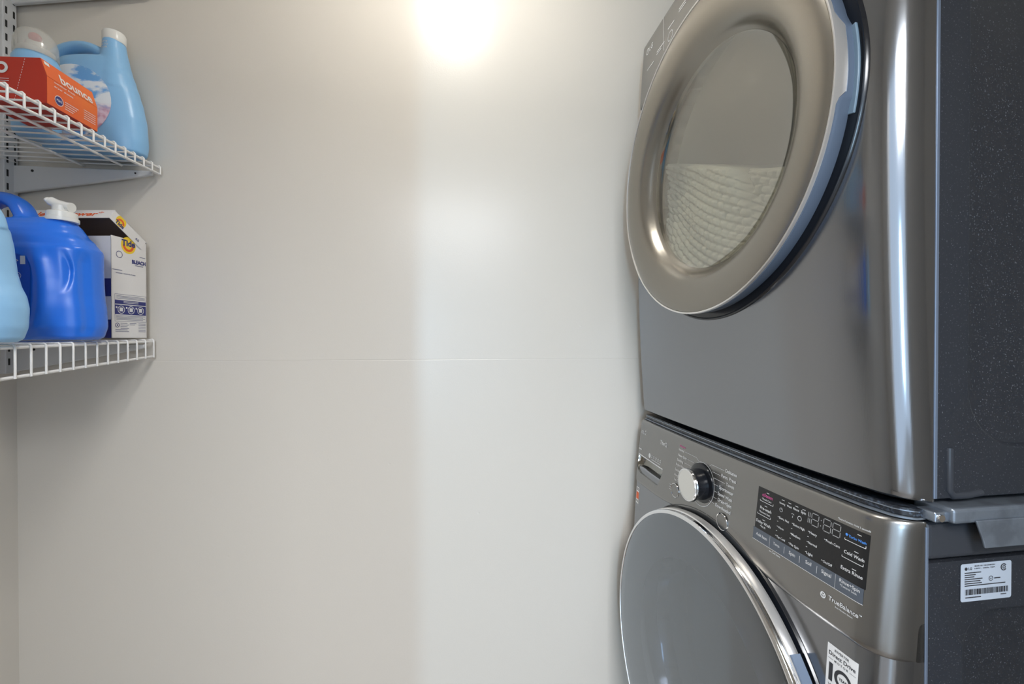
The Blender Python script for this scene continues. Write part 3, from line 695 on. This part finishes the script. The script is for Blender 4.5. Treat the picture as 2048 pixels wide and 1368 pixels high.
for i in range(5): bm.faces.new((a_[i], a_[(i+1) % 5], c_[(i+1) % 5], c_[i]))
obj('side_skirt', bm, 'gsteel', kit, smooth=0, bevel=.0012)
obj('corner_clip', shift(B(.060, .082, -.010, .012, -.2155, -.2035), KB), 'clip', kit, smooth=0, bevel=.002)
bm = bmesh.new(); tube(bm, [(.066, -.0095, -.2095+CZ-KB), (.066, -.0125, -.2095+CZ-KB)], .0042, 16)
obj('screw', bm, 'chrome', kit)

# ------------------------------------------------------------------ shelving on the left wall
XW = XL
def shelf(name, xlip, zend, slope, label, y0=.30, lipdrop=(.042, .057)):
    """wire shelf: deck wires run out from the wall every 28 mm, rods run along it"""
    root = tag(empty(name, (XW, YB, CZ+zend)), label, 'shelf', 'wire shelves on the left wall')
    z = lambda y: -slope*(1.19-y)
    X = xlip-XW
    yy = lambda y: y-YB
    lip_end = lambda y: lipdrop[0] + (lipdrop[1]-lipdrop[0])*(1.19-y)/.36
    def rod(nm, x, dz, r, y1=1.19):
        bm = bmesh.new(); pts = [(x, yy(y0+(y1-y0)*i/8), z(y0+(y1-y0)*i/8)+(dz if not callable(dz) else dz(y0+(y1-y0)*i/8))) for i in range(9)]
        tube(bm, pts, r, 10); return obj(nm, bm, 'wire', root, smooth=60)
    rod('front_rod', X, -.0045, .0031); rod('lip_rod', X, lambda y: -lip_end(y), .0031)
    rod('support_rod', X-.075, -.006, .003, 1.175); rod('support_rod', .16, -.006, .003); rod('back_rod', .012, -.006, .003)
    n = int((1.188-y0)/.0285)
    for i in range(n+1):
        y = 1.188-.0285*i; bm = bmesh.new(); zz = z(y)
        tube(bm, [(.006, yy(y), zz), (X-.004, yy(y), zz), (X+.001, yy(y), zz+.0008), (X+.0042, yy(y), zz-.002), (X+.0042, yy(y), zz-lip_end(y)-.002)], .0019, 8)
        obj('deck_wire', bm, 'wire', root, smooth=60)
    return root
lower = shelf('wire_shelf', -.7685, .0005-.003, .0245, 'lower white wire shelf carrying the blue jugs and the bleach carton')
upper = shelf('wire_shelf', -.751, .4314, .0225, 'upper white wire shelf carrying the softener bottle and orange box', lipdrop=(.019, .026))
shelf('wire_shelf', -.745, .902, .0, 'topmost white wire shelf at the upper edge of the picture, barely seen', lipdrop=(.02, .026))
def bracket(ztop, label, xt):
    root = tag(empty('shelf_bracket', (XW, 1.186, CZ+ztop)), label, 'bracket', 'shelf brackets in the corner')
    X = xt-XW-.012; bm = bmesh.new()
    for y in (-.005, .005):
        vs = [bm.verts.new((x, y, z)) for x, z in ((.012, 0), (X, 0), (X, -.010), (X-.02, -.015), (.012, -.066))]
        bm.faces.new(vs)
    bm.verts.ensure_lookup_table()
    for i in range(5): bm.faces.new((bm.verts[i], bm.verts[(i+1) % 5], bm.verts[5+(i+1) % 5], bm.verts[5+i]))
    obj('arm', bm, 'bracket', root, smooth=0, bevel=.0025)
    for x, z, r in ((.055, -.012, .003), (X-.035, -.008, .002)):
        obj('rivet', tube(bmesh.new(), [(x, -.0052, z), (x, -.0062, z)], r, 12), 'slot', root)
bracket(.417, 'white tapered bracket holding up the upper wire shelf at the back wall', -.752)
bracket(-.014, 'white tapered bracket behind the lip of the lower wire shelf', -.770)
bracket(.868, 'white tapered bracket at the very top left edge of the picture', -.746)
std = tag(empty('shelf_standard', (XW, 1.176, CZ-.083)), 'white slotted upright rail on the left wall in the corner', 'shelf rail')
bm = B(.0005, .014, -.017, .017, 0, 1.25)
obj('channel', bm, 'bracket', std, smooth=0, bevel=.002)
bm = bmesh.new()
for i in range(38):
    z = .02+.032*i
    for y in (-.009, .009): box(bm, .0141, .0146, y-.0022, y+.0022, z, z+.016)
so = obj('slots', bm, 'slot', std, smooth=0); so['kind'] = 'stuff'

# ------------------------------------------------------------------ bottles
def interp(tab, z):
    if z <= tab[0][0]: return tab[0][1:]
    for a, b in zip(tab, tab[1:]):
        if z <= b[0]:
            t = (z-a[0])/(b[0]-a[0]); t = t*t*(3-2*t)*.5 + t*.5
            return tuple(a[i]+(b[i]-a[i])*t for i in range(1, len(a)))
    return tab[-1][1:]
def sect(tab, z, a, pw=2.6):
    xl, xr, t = interp(tab, z)
    c, s = math.cos(a), math.sin(a)
    f = lambda v: math.copysign(abs(v)**(2/pw), v)
    return (xl+xr)/2 + (xr-xl)/2*f(c), t*f(s)
def loft(tab, nz=60, na=72, pw=2.6, bm=None, mod=None):
    bm = bm or bmesh.new(); rings = []; z0, z1 = tab[0][0], tab[-1][0]
    for j in range(nz+1):
        z = z0+(z1-z0)*j/nz; ring = []
        for k in range(na):
            x, y = sect(tab, z, 2*PI*k/na, pw)
            if mod: x, y = mod(x, y, z)
            ring.append(bm.verts.new((x, y, z)))
        rings.append(ring)
    for a, b in zip(rings, rings[1:]):
        for k in range(na): bm.faces.new((a[k], a[(k+1) % na], b[(k+1) % na], b[k]))
    bm.faces.new(rings[0][::-1]); bm.faces.new(rings[-1])
    return bm
def oval_tube(bm, pts, w_, h, n=18):
    """tube along pts in the xz plane: half width w_ across y, half height h"""
    pts = [Vector(p) for p in pts]; rings = []
    ws = w_ if isinstance(w_, (list, tuple)) else [w_]*len(pts); hs = h if isinstance(h, (list, tuple)) else [h]*len(pts)
    for i, p in enumerate(pts):
        d = (pts[min(i+1, len(pts)-1)]-pts[max(i-1, 0)]).normalized(); nrm = Vector((-d.z, 0, d.x))
        rings.append([bm.verts.new(p+Vector((0, 1, 0))*ws[i]*math.cos(2*PI*k/n)+nrm*hs[i]*math.sin(2*PI*k/n)) for k in range(n)])
    for a, b in zip(rings, rings[1:]):
        for k in range(n): bm.faces.new((a[k], a[(k+1) % n], b[(k+1) % n], b[k]))
    bm.faces.new(rings[0][::-1]); bm.faces.new(rings[-1]); return bm
def spline(P, n=8):
    out = []; P = [Vector(p) for p in P]; Q = [P[0]]+P+[P[-1]]
    for i in range(1, len(Q)-2):
        for k in range(n):
            t = k/n; a, b, c, d = Q[i-1], Q[i], Q[i+1], Q[i+2]
            out.append(.5*((2*b)+(c-a)*t+(2*a-5*b+4*c-d)*t*t+(3*b-a-3*c+d)*t**3))
    out.append(P[-1]); return out

def melt(o, vox, it):
    r = o.modifiers.new('melt', 'REMESH'); r.mode = 'VOXEL'; r.voxel_size = vox; r.use_smooth_shade = True
    m_ = o.modifiers.new('soften', 'SMOOTH'); m_.factor = .5; m_.iterations = it
# --- fabric softener bottle on the upper shelf (local x measured from its middle)
zU = lambda y: CZ+.4314-.0225*(1.19-y)+.0048
zL = lambda y: CZ-.0025-.0245*(1.19-y)+.0050
soft = tag(empty('softener_bottle', (-.855, 1.145, zU(1.145))), 'tall pale blue softener bottle with loop handle, cloud label and white cap', 'bottle')
tab = [(0, -.098, .094, .036), (.006, -.108, .101, .043), (.03, -.112, .103, .046), (.08, -.112, .100, .046), (.12, -.110, .093, .045), (.15, -.106, .085, .043), (.175, -.100, .077, .041), (.20, -.088, .069, .038), (.215, -.072, .065, .034), (.222, -.045, .063, .028), (.226, -.01, .060, .022)]
bm = loft(tab, 70)
# neck column rising from the right shoulder
nk = [(.15, .000, .083, .040), (.18, .006, .076, .037), (.20, .010, .069, .033), (.225, .013, .064, .028), (.25, .015, .059, .0245), (.270, .016, .0565, .0225)]
loft(nk, 24, 48, 2.1, bm)
oval_tube(bm, spline([(-.100, 0, .185), (-.098, 0, .210), (-.080, 0, .235), (-.050, 0, .250), (-.018, 0, .252), (.012, 0, .240), (.030, 0, .225)]), .017, .0115)
body = obj('body', bm, 'sky', soft, smooth=180); melt(body, .0024, 10)
bm = bmesh.new(); fr = Matrix.Translation((.0362, 0, 0))
lathe([(0, .266), (.0216, .266), (.0222, .270), (.0222, .286), (.0205, .290), (0, .290)], fr, 48, bm=bm)
obj('cap', bm, 'white', soft, smooth=40)
def soft_front(x, z, off):
    xl, xr, t = interp(tab, z); xn = (x-(xl+xr)/2)/((xr-xl)/2); xn = max(-1, min(1, xn))
    return (x, -(t*(1-abs(xn)**2.6)**(1/2.6))-off, z)
bm = bmesh.new(); n = 40; cxl, czl = -.025, .105
rings = [[bm.verts.new(soft_front(cxl, czl, .0012))]]
for r in (.15, .3, .45, .6, .75, .9, 1):
    rings.append([bm.verts.new(soft_front(cxl+.083*r*math.cos(2*PI*k/n), czl+.085*r*math.sin(2*PI*k/n), .0012)) for k in range(n)])
for k in range(n): bm.faces.new((rings[0][0], rings[1][k], rings[1][(k+1) % n]))
for a, b in zip(rings[1:], rings[2:]):
    for k in range(n): bm.faces.new((a[k], b[k], b[(k+1) % n], a[(k+1) % n]))
obj('cloud_label', bm, 'clouds', soft, smooth=60)
# raised words on the neck
bm = bmesh.new()
for i, s in enumerate(('LIFT', 'USE TO', 'POUR')):
    def fn(u, v, i=i):
        x = .020+u; z = .255-.007*i+v; xl, xr, t = interp(nk, z); xn = (x-(xl+xr)/2)/((xr-xl)/2)
        return (x, -t*math.sqrt(max(0, 1-abs(xn)**2.1))-.0006, z)
    put_text(bm, s, fn, .020, .0042)
obj('neck_lettering', bm, 'ink', soft, smooth=0)

# --- bottle with clear dosing cap
b2 = tag(empty('scent_bottle', (-.905, 1.052, zU(1.052))), 'pale blue round bottle with clear domed cap and red button', 'bottle')
obj('body', lathe([(0, 0), (.040, 0), (.046, .006), (.047, .03), (.047, .12), (.0475, .152), (.046, .166), (.040, .176), (.037, .178), (0, .178)], I, 64), 'sky', b2, smooth=60)
obj('collar', lathe([(0, .178), (.0365, .178), (.0365, .190), (.030, .193), (.022, .196), (.020, .207), (0, .210)], I, 64), 'white', b2, smooth=50)
bm = bmesh.new(); lathe([(.0440, .174), (.0445, .188), (.0430, .206), (.0375, .222), (.026, .232), (.012, .2355), (0, .236)], I, 64, bm=bm)
cp_ = obj('clear_cap', bm, 'clear', b2, smooth=60); so = cp_.modifiers.new('s', 'SOLIDIFY'); so.thickness = .0012
bm = bmesh.new(); bmesh.ops.create_uvsphere(bm, u_segments=24, v_segments=16, radius=.0115); bmesh.ops.scale(bm, vec=(1.15, 1.15, .9), verts=bm.verts[:]); bmesh.ops.translate(bm, vec=(.008, -.012, .214), verts=bm.verts[:])
obj('button', bm, 'red', b2, smooth=60)
b2.scale = (.80, .80, .965)

# --- orange box of dryer sheets at the lip of the upper shelf
bc = tag(empty('dryer_sheet_box', (-.752, .893, zU(.95))), 'orange and red carton of dryer sheets at the lip of the upper shelf', 'box')
Lb, Hb, Db = .112, .082, .118
bm = bmesh.new()   # local: +x outwards, +y away; top front edge slants
prof = [(0, 0), (0, .050), (-.010, Hb), (-Db, Hb-.004), (-Db, 0)]
ra = [bm.verts.new((x, 0, z)) for x, z in prof]; rb = [bm.verts.new((x, Lb, z)) for x, z in prof]
bm.faces.new(ra); bm.faces.new(rb)
for i in range(5): bm.faces.new((ra[i], ra[(i+1) % 5], rb[(i+1) % 5], rb[i]))
obj('carton', bm, 'redcard', bc, smooth=0, bevel=.0008)
def bface(u, v, off=.0006):      # u along y, v up the outer face
    if v <= .050: return (off, u, v)
    t = (v-.050)/(Hb-.050); return (-.010*t+off, u, v)
bm = bmesh.new(); quad_grid(bm, .0005, Lb-.0005, .0005, .0495, bface, 2, 1); quad_grid(bm, .0005, Lb-.0005, .0502, Hb-.0005, bface, 2, 2)
obj('orange_front', bm, 'orange', bc, smooth=0)
bm = bmesh.new(); bf = lambda y0, z0: (lambda u, v: bface(y0+u, z0+v, .0012))
put_text(bm, 'bounce', bf(.030, .053), .072, .0165, bold=.022)
put_text(bm, 'outdoor fresh', bf(.014, .045), .044, .0032); put_text(bm, 'dryer sheets', bf(.014, .0375), .040, .003)
circle_line(bm, .024, .0165, .0086, .0010, lambda a, b: bface(a, b, .0012)); put_text(bm, 'P&G', lambda u, v: bface(.0185+u, .0145+v, .0016), .011)
for i in range(4): line(bm, (.036, .021-.0042*i), (.066-.004*i, .021-.0042*i), .0011, lambda a, b: bface(a, b, .0012), 1)
for i in range(5): line(bm, (.078, .0285-.0042*i), (.106, .0285-.0042*i), .0010, lambda a, b: bface(a, b, .0012), 1)
quad_grid(bm, .004, .014, .073, .079, lambda a, b: bface(a, b, .0012), 1, 1)
E2 = lambda off: (lambda x, z: (x, -off, z))
circle_line(bm, -.072, .060, .0080, .0050, E2(.0009), 32); 
for i in range(2): line(bm, (-.088, .040-.004*i), (-.060, .040-.004*i), .0010, E2(.0009), 1)
for i in range(16): line(bm, (-.034-.0011*i, .078-.0048*i), (-.0345-.0011*i, .0755-.0048*i), .0008, E2(.0009), 1)
obj('carton_print', bm, 'ink', bc, smooth=0)
bm = bmesh.new(); disc(bm, .024, .0165, .0078, lambda a, b: bface(a, b, .0011)); 
obj('blue_badge', bm, 'inknavy', bc, smooth=0)

# --- big royal blue detergent jug, lower shelf
jug = tag(empty('detergent_jug', (-.866, .995, zL(.995))), 'royal blue detergent jug with white spout cap beside the bleach carton', 'jug')
tabj = [(0, -.108, .110, .046), (.006, -.116, .119, .054), (.028, -.120, .124, .058), (.06, -.120, .1225, .058), (.09, -.119, .119, .057), (.12, -.118, .118, .056), (.15, -.117, .1175, .056), (.178, -.117, .1175, .056), (.184, -.1165, .1165, .055), (.188, -.114, .1125, .053), (.20, -.112, .104, .052), (.215, -.105, .090, .049), (.228, -.09, .083, .043), (.238, -.06, .076, .034), (.2445, -.02, .070, .026)]
def jmod(x, y, z):
    if y < 0 and z < .186:
        e = max(0, min(1, (.186-z)/.03))*max(0, min(1, z/.02))
        y += -e*(.006*math.exp(-((x-.066+.05*(z-.09)**2*40)/.014)**2)) + e*.007*math.exp(-((x-.098+.6*(z-.13)**2*6)/.0045)**2)*max(0, 1-abs(z-.14)/.05)
    if z < .186:
        e = max(0, min(1, (.186-z)/.03))*max(0, min(1, z/.02))
        if x > .06: x -= e*.006*math.exp(-((y+.022)/.010)**2)
    return x, y
bm = loft(tabj, 110, 160, 2.9, mod=jmod)
oval_tube(bm, spline([(-.104, 0, .205), (-.100, 0, .245), (-.076, 0, .275), (-.047, 0, .284), (-.022, 0, .272), (-.008, 0, .247), (.006, 0, .228)]), [.024]*48+[.026], [.0135]*49)
melt(obj('body', bm, 'blue', jug, smooth=180), .0020, 4)
bm = bmesh.new()
def jf(x, z, off=.0012):
    xl, xr, t = interp(tabj, z); xn = (x-(xl+xr)/2)/((xr-xl)/2); y = -(t*(1-min(1, abs(xn))**2.9)**(1/2.9)); x, y = jmod(x, y, z); return (x, y-off, z)
out = rrect(-.070, .046, .022, .166, .03, 6); gx = [(-.012+(p[0]+.012)*k, .095+(p[1]-.095)*k) for k in (.25, .5, .75, 1) for p in out]; m_ = len(out)
c0 = bm.verts.new(jf(-.012, .095)); vv = [bm.verts.new(jf(*p)) for p in gx]
for i in range(m_): bm.faces.new((c0, vv[i], vv[(i+1) % m_]))
for k in range(3):
    for i in range(m_): bm.faces.new((vv[k*m_+i], vv[(k+1)*m_+i], vv[(k+1)*m_+(i+1) % m_], vv[k*m_+(i+1) % m_]))
obj('back_label', bm, 'bluelabel', jug, smooth=60)
bm = bmesh.new(); q3 = lambda a, b: jf(a+.072, b, .0018)
circle_line(bm, -.052, .152, .0055, .0018, q3, 3); quad_grid(bm, -.043, -.034, .145, .161, q3, 2, 2); circle_line(bm, -.048, .123, .006, .0008, q3); put_text(bm, 'HE', lambda u, v: q3(-.0515+u, .121+v), .007)
for i in range(7): line(bm, (-.036, .095-.004*i), (-.031, .095-.004*i), .0011, q3, 1)
obj('label_print', bm, 'ink', jug, smooth=0)
bm = bmesh.new(); fr = Matrix.Translation((.058, -.004, 0))
lathe([(0, .240), (.0262, .240), (.0262, .247), (.0240, .248), (.0236, .258), (.021, .260), (0, .260)], fr, 48, bm=bm)
ca = obj('cap', bm, 'white', jug, smooth=40)
bm = oval_tube(bmesh.new(), spline([(.076, -.004, .270), (.064, -.004, .272), (.050, -.004, .276), (.040, -.004, .281), (.036, -.004, .283)], 6), [.011]*20+[.013]*5, [.0095]*14+[.009]*6+[.006]*5)
tube(bm, [(.058, -.004, .257), (.058, -.004, .272)], .015, 24)
obj('spout', bm, 'white', ca, smooth=60)

# --- pale blue jug at the left frame edge, lower shelf
pj = tag(empty('softener_jug', (-.862, .825, zL(.825))), 'pale blue jug cut off by the left edge of the picture, lower shelf', 'jug')
tabp = [(0, -.105, .108, .040), (.006, -.112, .117, .048), (.028, -.115, .1235, .050), (.058, -.115, .125, .050), (.075, -.1145, .122, .050), (.100, -.113, .112, .049), (.12, -.112, .107, .048), (.16, -.110, .103, .047), (.19, -.105, .098, .045), (.205, -.098, .088, .040), (.222, -.08, .060, .032), (.235, -.06, .02, .026), (.243, -.045, -.005, .022), (.262, -.042, -.002, .02)]
bm = loft(tabp, 80, 96, 2.7)
oval_tube(bm, spline([(.0, 0, .238), (.03, 0, .252), (.062, 0, .245), (.085, 0, .215), (.092, 0, .19)]), .016, .010)
melt(obj('body', bm, 'pale', pj, smooth=180), .0024, 6)
obj('cap', lathe([(0, .258), (.026, .258), (.026, .285), (.024, .288), (0, .288)], Matrix.Translation((-.022, 0, 0)), 48), 'white', pj, smooth=40)

# --- bleach carton, lower shelf, lid raised
A0 = Vector((-.784, 1.083)); ang = math.radians(7)
ct = tag(empty('bleach_carton', (A0.x, A0.y, zL(1.14)), -ang), 'white bleach powder carton with raised lid at the back wall end', 'box')
# local: +y along the narrow face (away), -x towards the wall
Wc, Hc, Lc, th = .094, .233, .188, .0012
bm = bmesh.new()
box(bm, -th, 0, 0, Wc, 0, Hc); box(bm, -Lc, -Lc+th, 0, Wc, 0, Hc); box(bm, -Lc, 0, 0, th, 0, Hc-.002); box(bm, -Lc, 0, Wc-th, Wc, 0, Hc); box(bm, -Lc, 0, 0, Wc, 0, th)
obj('carton', bm, 'card', ct, smooth=0)
bm = bmesh.new(); box(bm, -Lc+th, -th, th, Wc-th, .195, .197)
obj('powder_board', bm, 'kraft', ct, smooth=0)
Q = lambda off: (lambda y, z: (off, y, z)); qa = lambda y0, z0, off=.0005: (lambda u, v: (off, y0+u, z0+v))
bm = bmesh.new(); disc(bm, .044, .218, .0195, Q(.0002), 40)
obj('yellow_burst', bm, 'inkyellow', ct, smooth=0)
bm = bmesh.new(); circle_line(bm, .044, .218, .0120, .0055, Q(.0003), 40, PI, 2*PI)
obj('orange_ring', bm, 'inkorange', ct, smooth=0)
bm = bmesh.new(); put_text(bm, 'Tide', qa(.026, .2165), .036, .0135, bold=.04)
circle_line(bm, .020, .193, .0075, .0011, Q(.0005)); put_text(bm, 'BLEACH', qa(.053, .178), .038, .0085, bold=.05); line(bm, (.062, .174), (.084, .174), .0012, Q(.0005), 1); line(bm, (.074, .196), (.090, .196), .0010, Q(.0005), 1)
line(bm, (.002, .157), (.027, .157), .0010, Q(.0005), 1); put_text(bm, 'WHITENS + REMOVES STAINS', qa(.010, .149), .052, .0022)
quad_grid(bm, .008, .091, .079, .088, Q(.0003), 1, 1); quad_grid(bm, .008, .091, .055, .077, Q(.0003), 1, 1)
for a, b in (((.008, .039), (.092, .039)), ((.008, .1015), (.092, .1015)), ((.008, .039), (.008, .1015)), ((.092, .039), (.092, .1015))): line(bm, a, b, .0005, Q(.0004), 1)
for i in range(3): line(bm, (.012, .0975-.0028*i), (.088, .0975-.0028*i), .0007, Q(.0004), 1)
for i in range(4): line(bm, (.011, .0520-.0030*i), (.089-.006*(i % 2), .0520-.0030*i), .0008, Q(.0004), 1)
circle_line(bm, .014, .030, .0048, .0014, Q(.0004)); disc(bm, .014, .030, .0018, Q(.0004), 10)
for i in range(6): line(bm, (.022 if i < 4 else .009, .0345-.0038*i), (.040+.004*(i % 2), .0345-.0038*i), .0009, Q(.0004), 1); line(bm, (.070, .0345-.0038*i), (.090, .0345-.0038*i), .0007, Q(.0004), 1)
line(bm, (.046, .0345), (.064, .0345), .0009, Q(.0004), 1); line(bm, (.046, .0315), (.060, .0315), .0009, Q(.0004), 1)
obj('navy_print', bm, 'inknavy', ct, smooth=0)
bm = bmesh.new()
for y in (.024, .050, .076):
    circle_line(bm, y, .066, .0085, .0014, Q(.0005)); quad_grid(bm, y-.0045, y+.0045, .062, .071, Q(.0005), 1, 1); line(bm, (y-.014, .071), (y-.010, .071), .004, Q(.0005), 1)
for i in range(2): line(bm, (.030, .0855-.003*i), (.070, .0855-.003*i), .0012, Q(.0005), 1)
obj('white_print', bm, 'ink', ct, smooth=0)
bm = bmesh.new(); S3 = lambda x, z: (x, -.0005, z)
quad_grid(bm, -.060, -.0005, .0005, .042, S3, 1, 1); quad_grid(bm, -.060, -.0005, .095, .135, S3, 1, 1)
obj('navy_bands', bm, 'inknavy', ct, smooth=0)
# lid: tray hinged on the far long edge, raised; its rim hangs down
ld_ = empty('lid', (0, Wc, Hc+.001)); ld_.parent = ct; ld_.rotation_euler = (math.radians(-33), 0, 0)
Ll, rimh = .102, .024
bm = bmesh.new(); box(bm, -Lc-.002, .002, -Ll, 0, .0, .0012); box(bm, -Lc-.002, .002, -Ll-.0012, -Ll, -rimh, .0012); box(bm, .0008, .002, -Ll, -.004, -rimh, .0012); box(bm, -Lc-.002, -Lc-.0008, -Ll, -.004, -rimh, .0012)
obj('lid_tray', bm, 'card', ld_, smooth=0)
bm = bmesh.new(); quad_grid(bm, -Lc, .0005, -Ll+.0008, -.001, lambda a, b: (a, b, -.0006), 1, 1)
obj('lid_lining', bm, 'kraft', ld_, smooth=0)
bm = bmesh.new(); put_text(bm, 'bleach power*', lambda u, v: (-.181+u+.25*v, -Ll-.0015, -.0175+v), .160, .0122, bold=.03)
obj('lid_lettering', bm, 'inkorange', ld_, smooth=0)
bm = bmesh.new(); LS = lambda off: (lambda y, z: (.002+off, y, z)); disc(bm, -.078, -.010, .0135, lambda y, z: (.0022, y, min(.001, max(-rimh, z))), 32)
obj('yellow_burst', bm, 'inkyellow', ld_, smooth=0)
bm = bmesh.new(); circle_line(bm, -.078, -.015, .0085, .0045, LS(.0004), 24, .15, PI-.15)
obj('orange_ring', bm, 'inkorange', ld_, smooth=0)
bm = bmesh.new(); put_text(bm, '60', lambda u, v: (.0024, -.030+u, -.016+v), .010, .006); put_text(bm, 'Tide', lambda u, v: (.0026, -.090+u, -.021+v), .024, .008, bold=.04)
obj('lid_print', bm, 'inknavy', ld_, smooth=0)
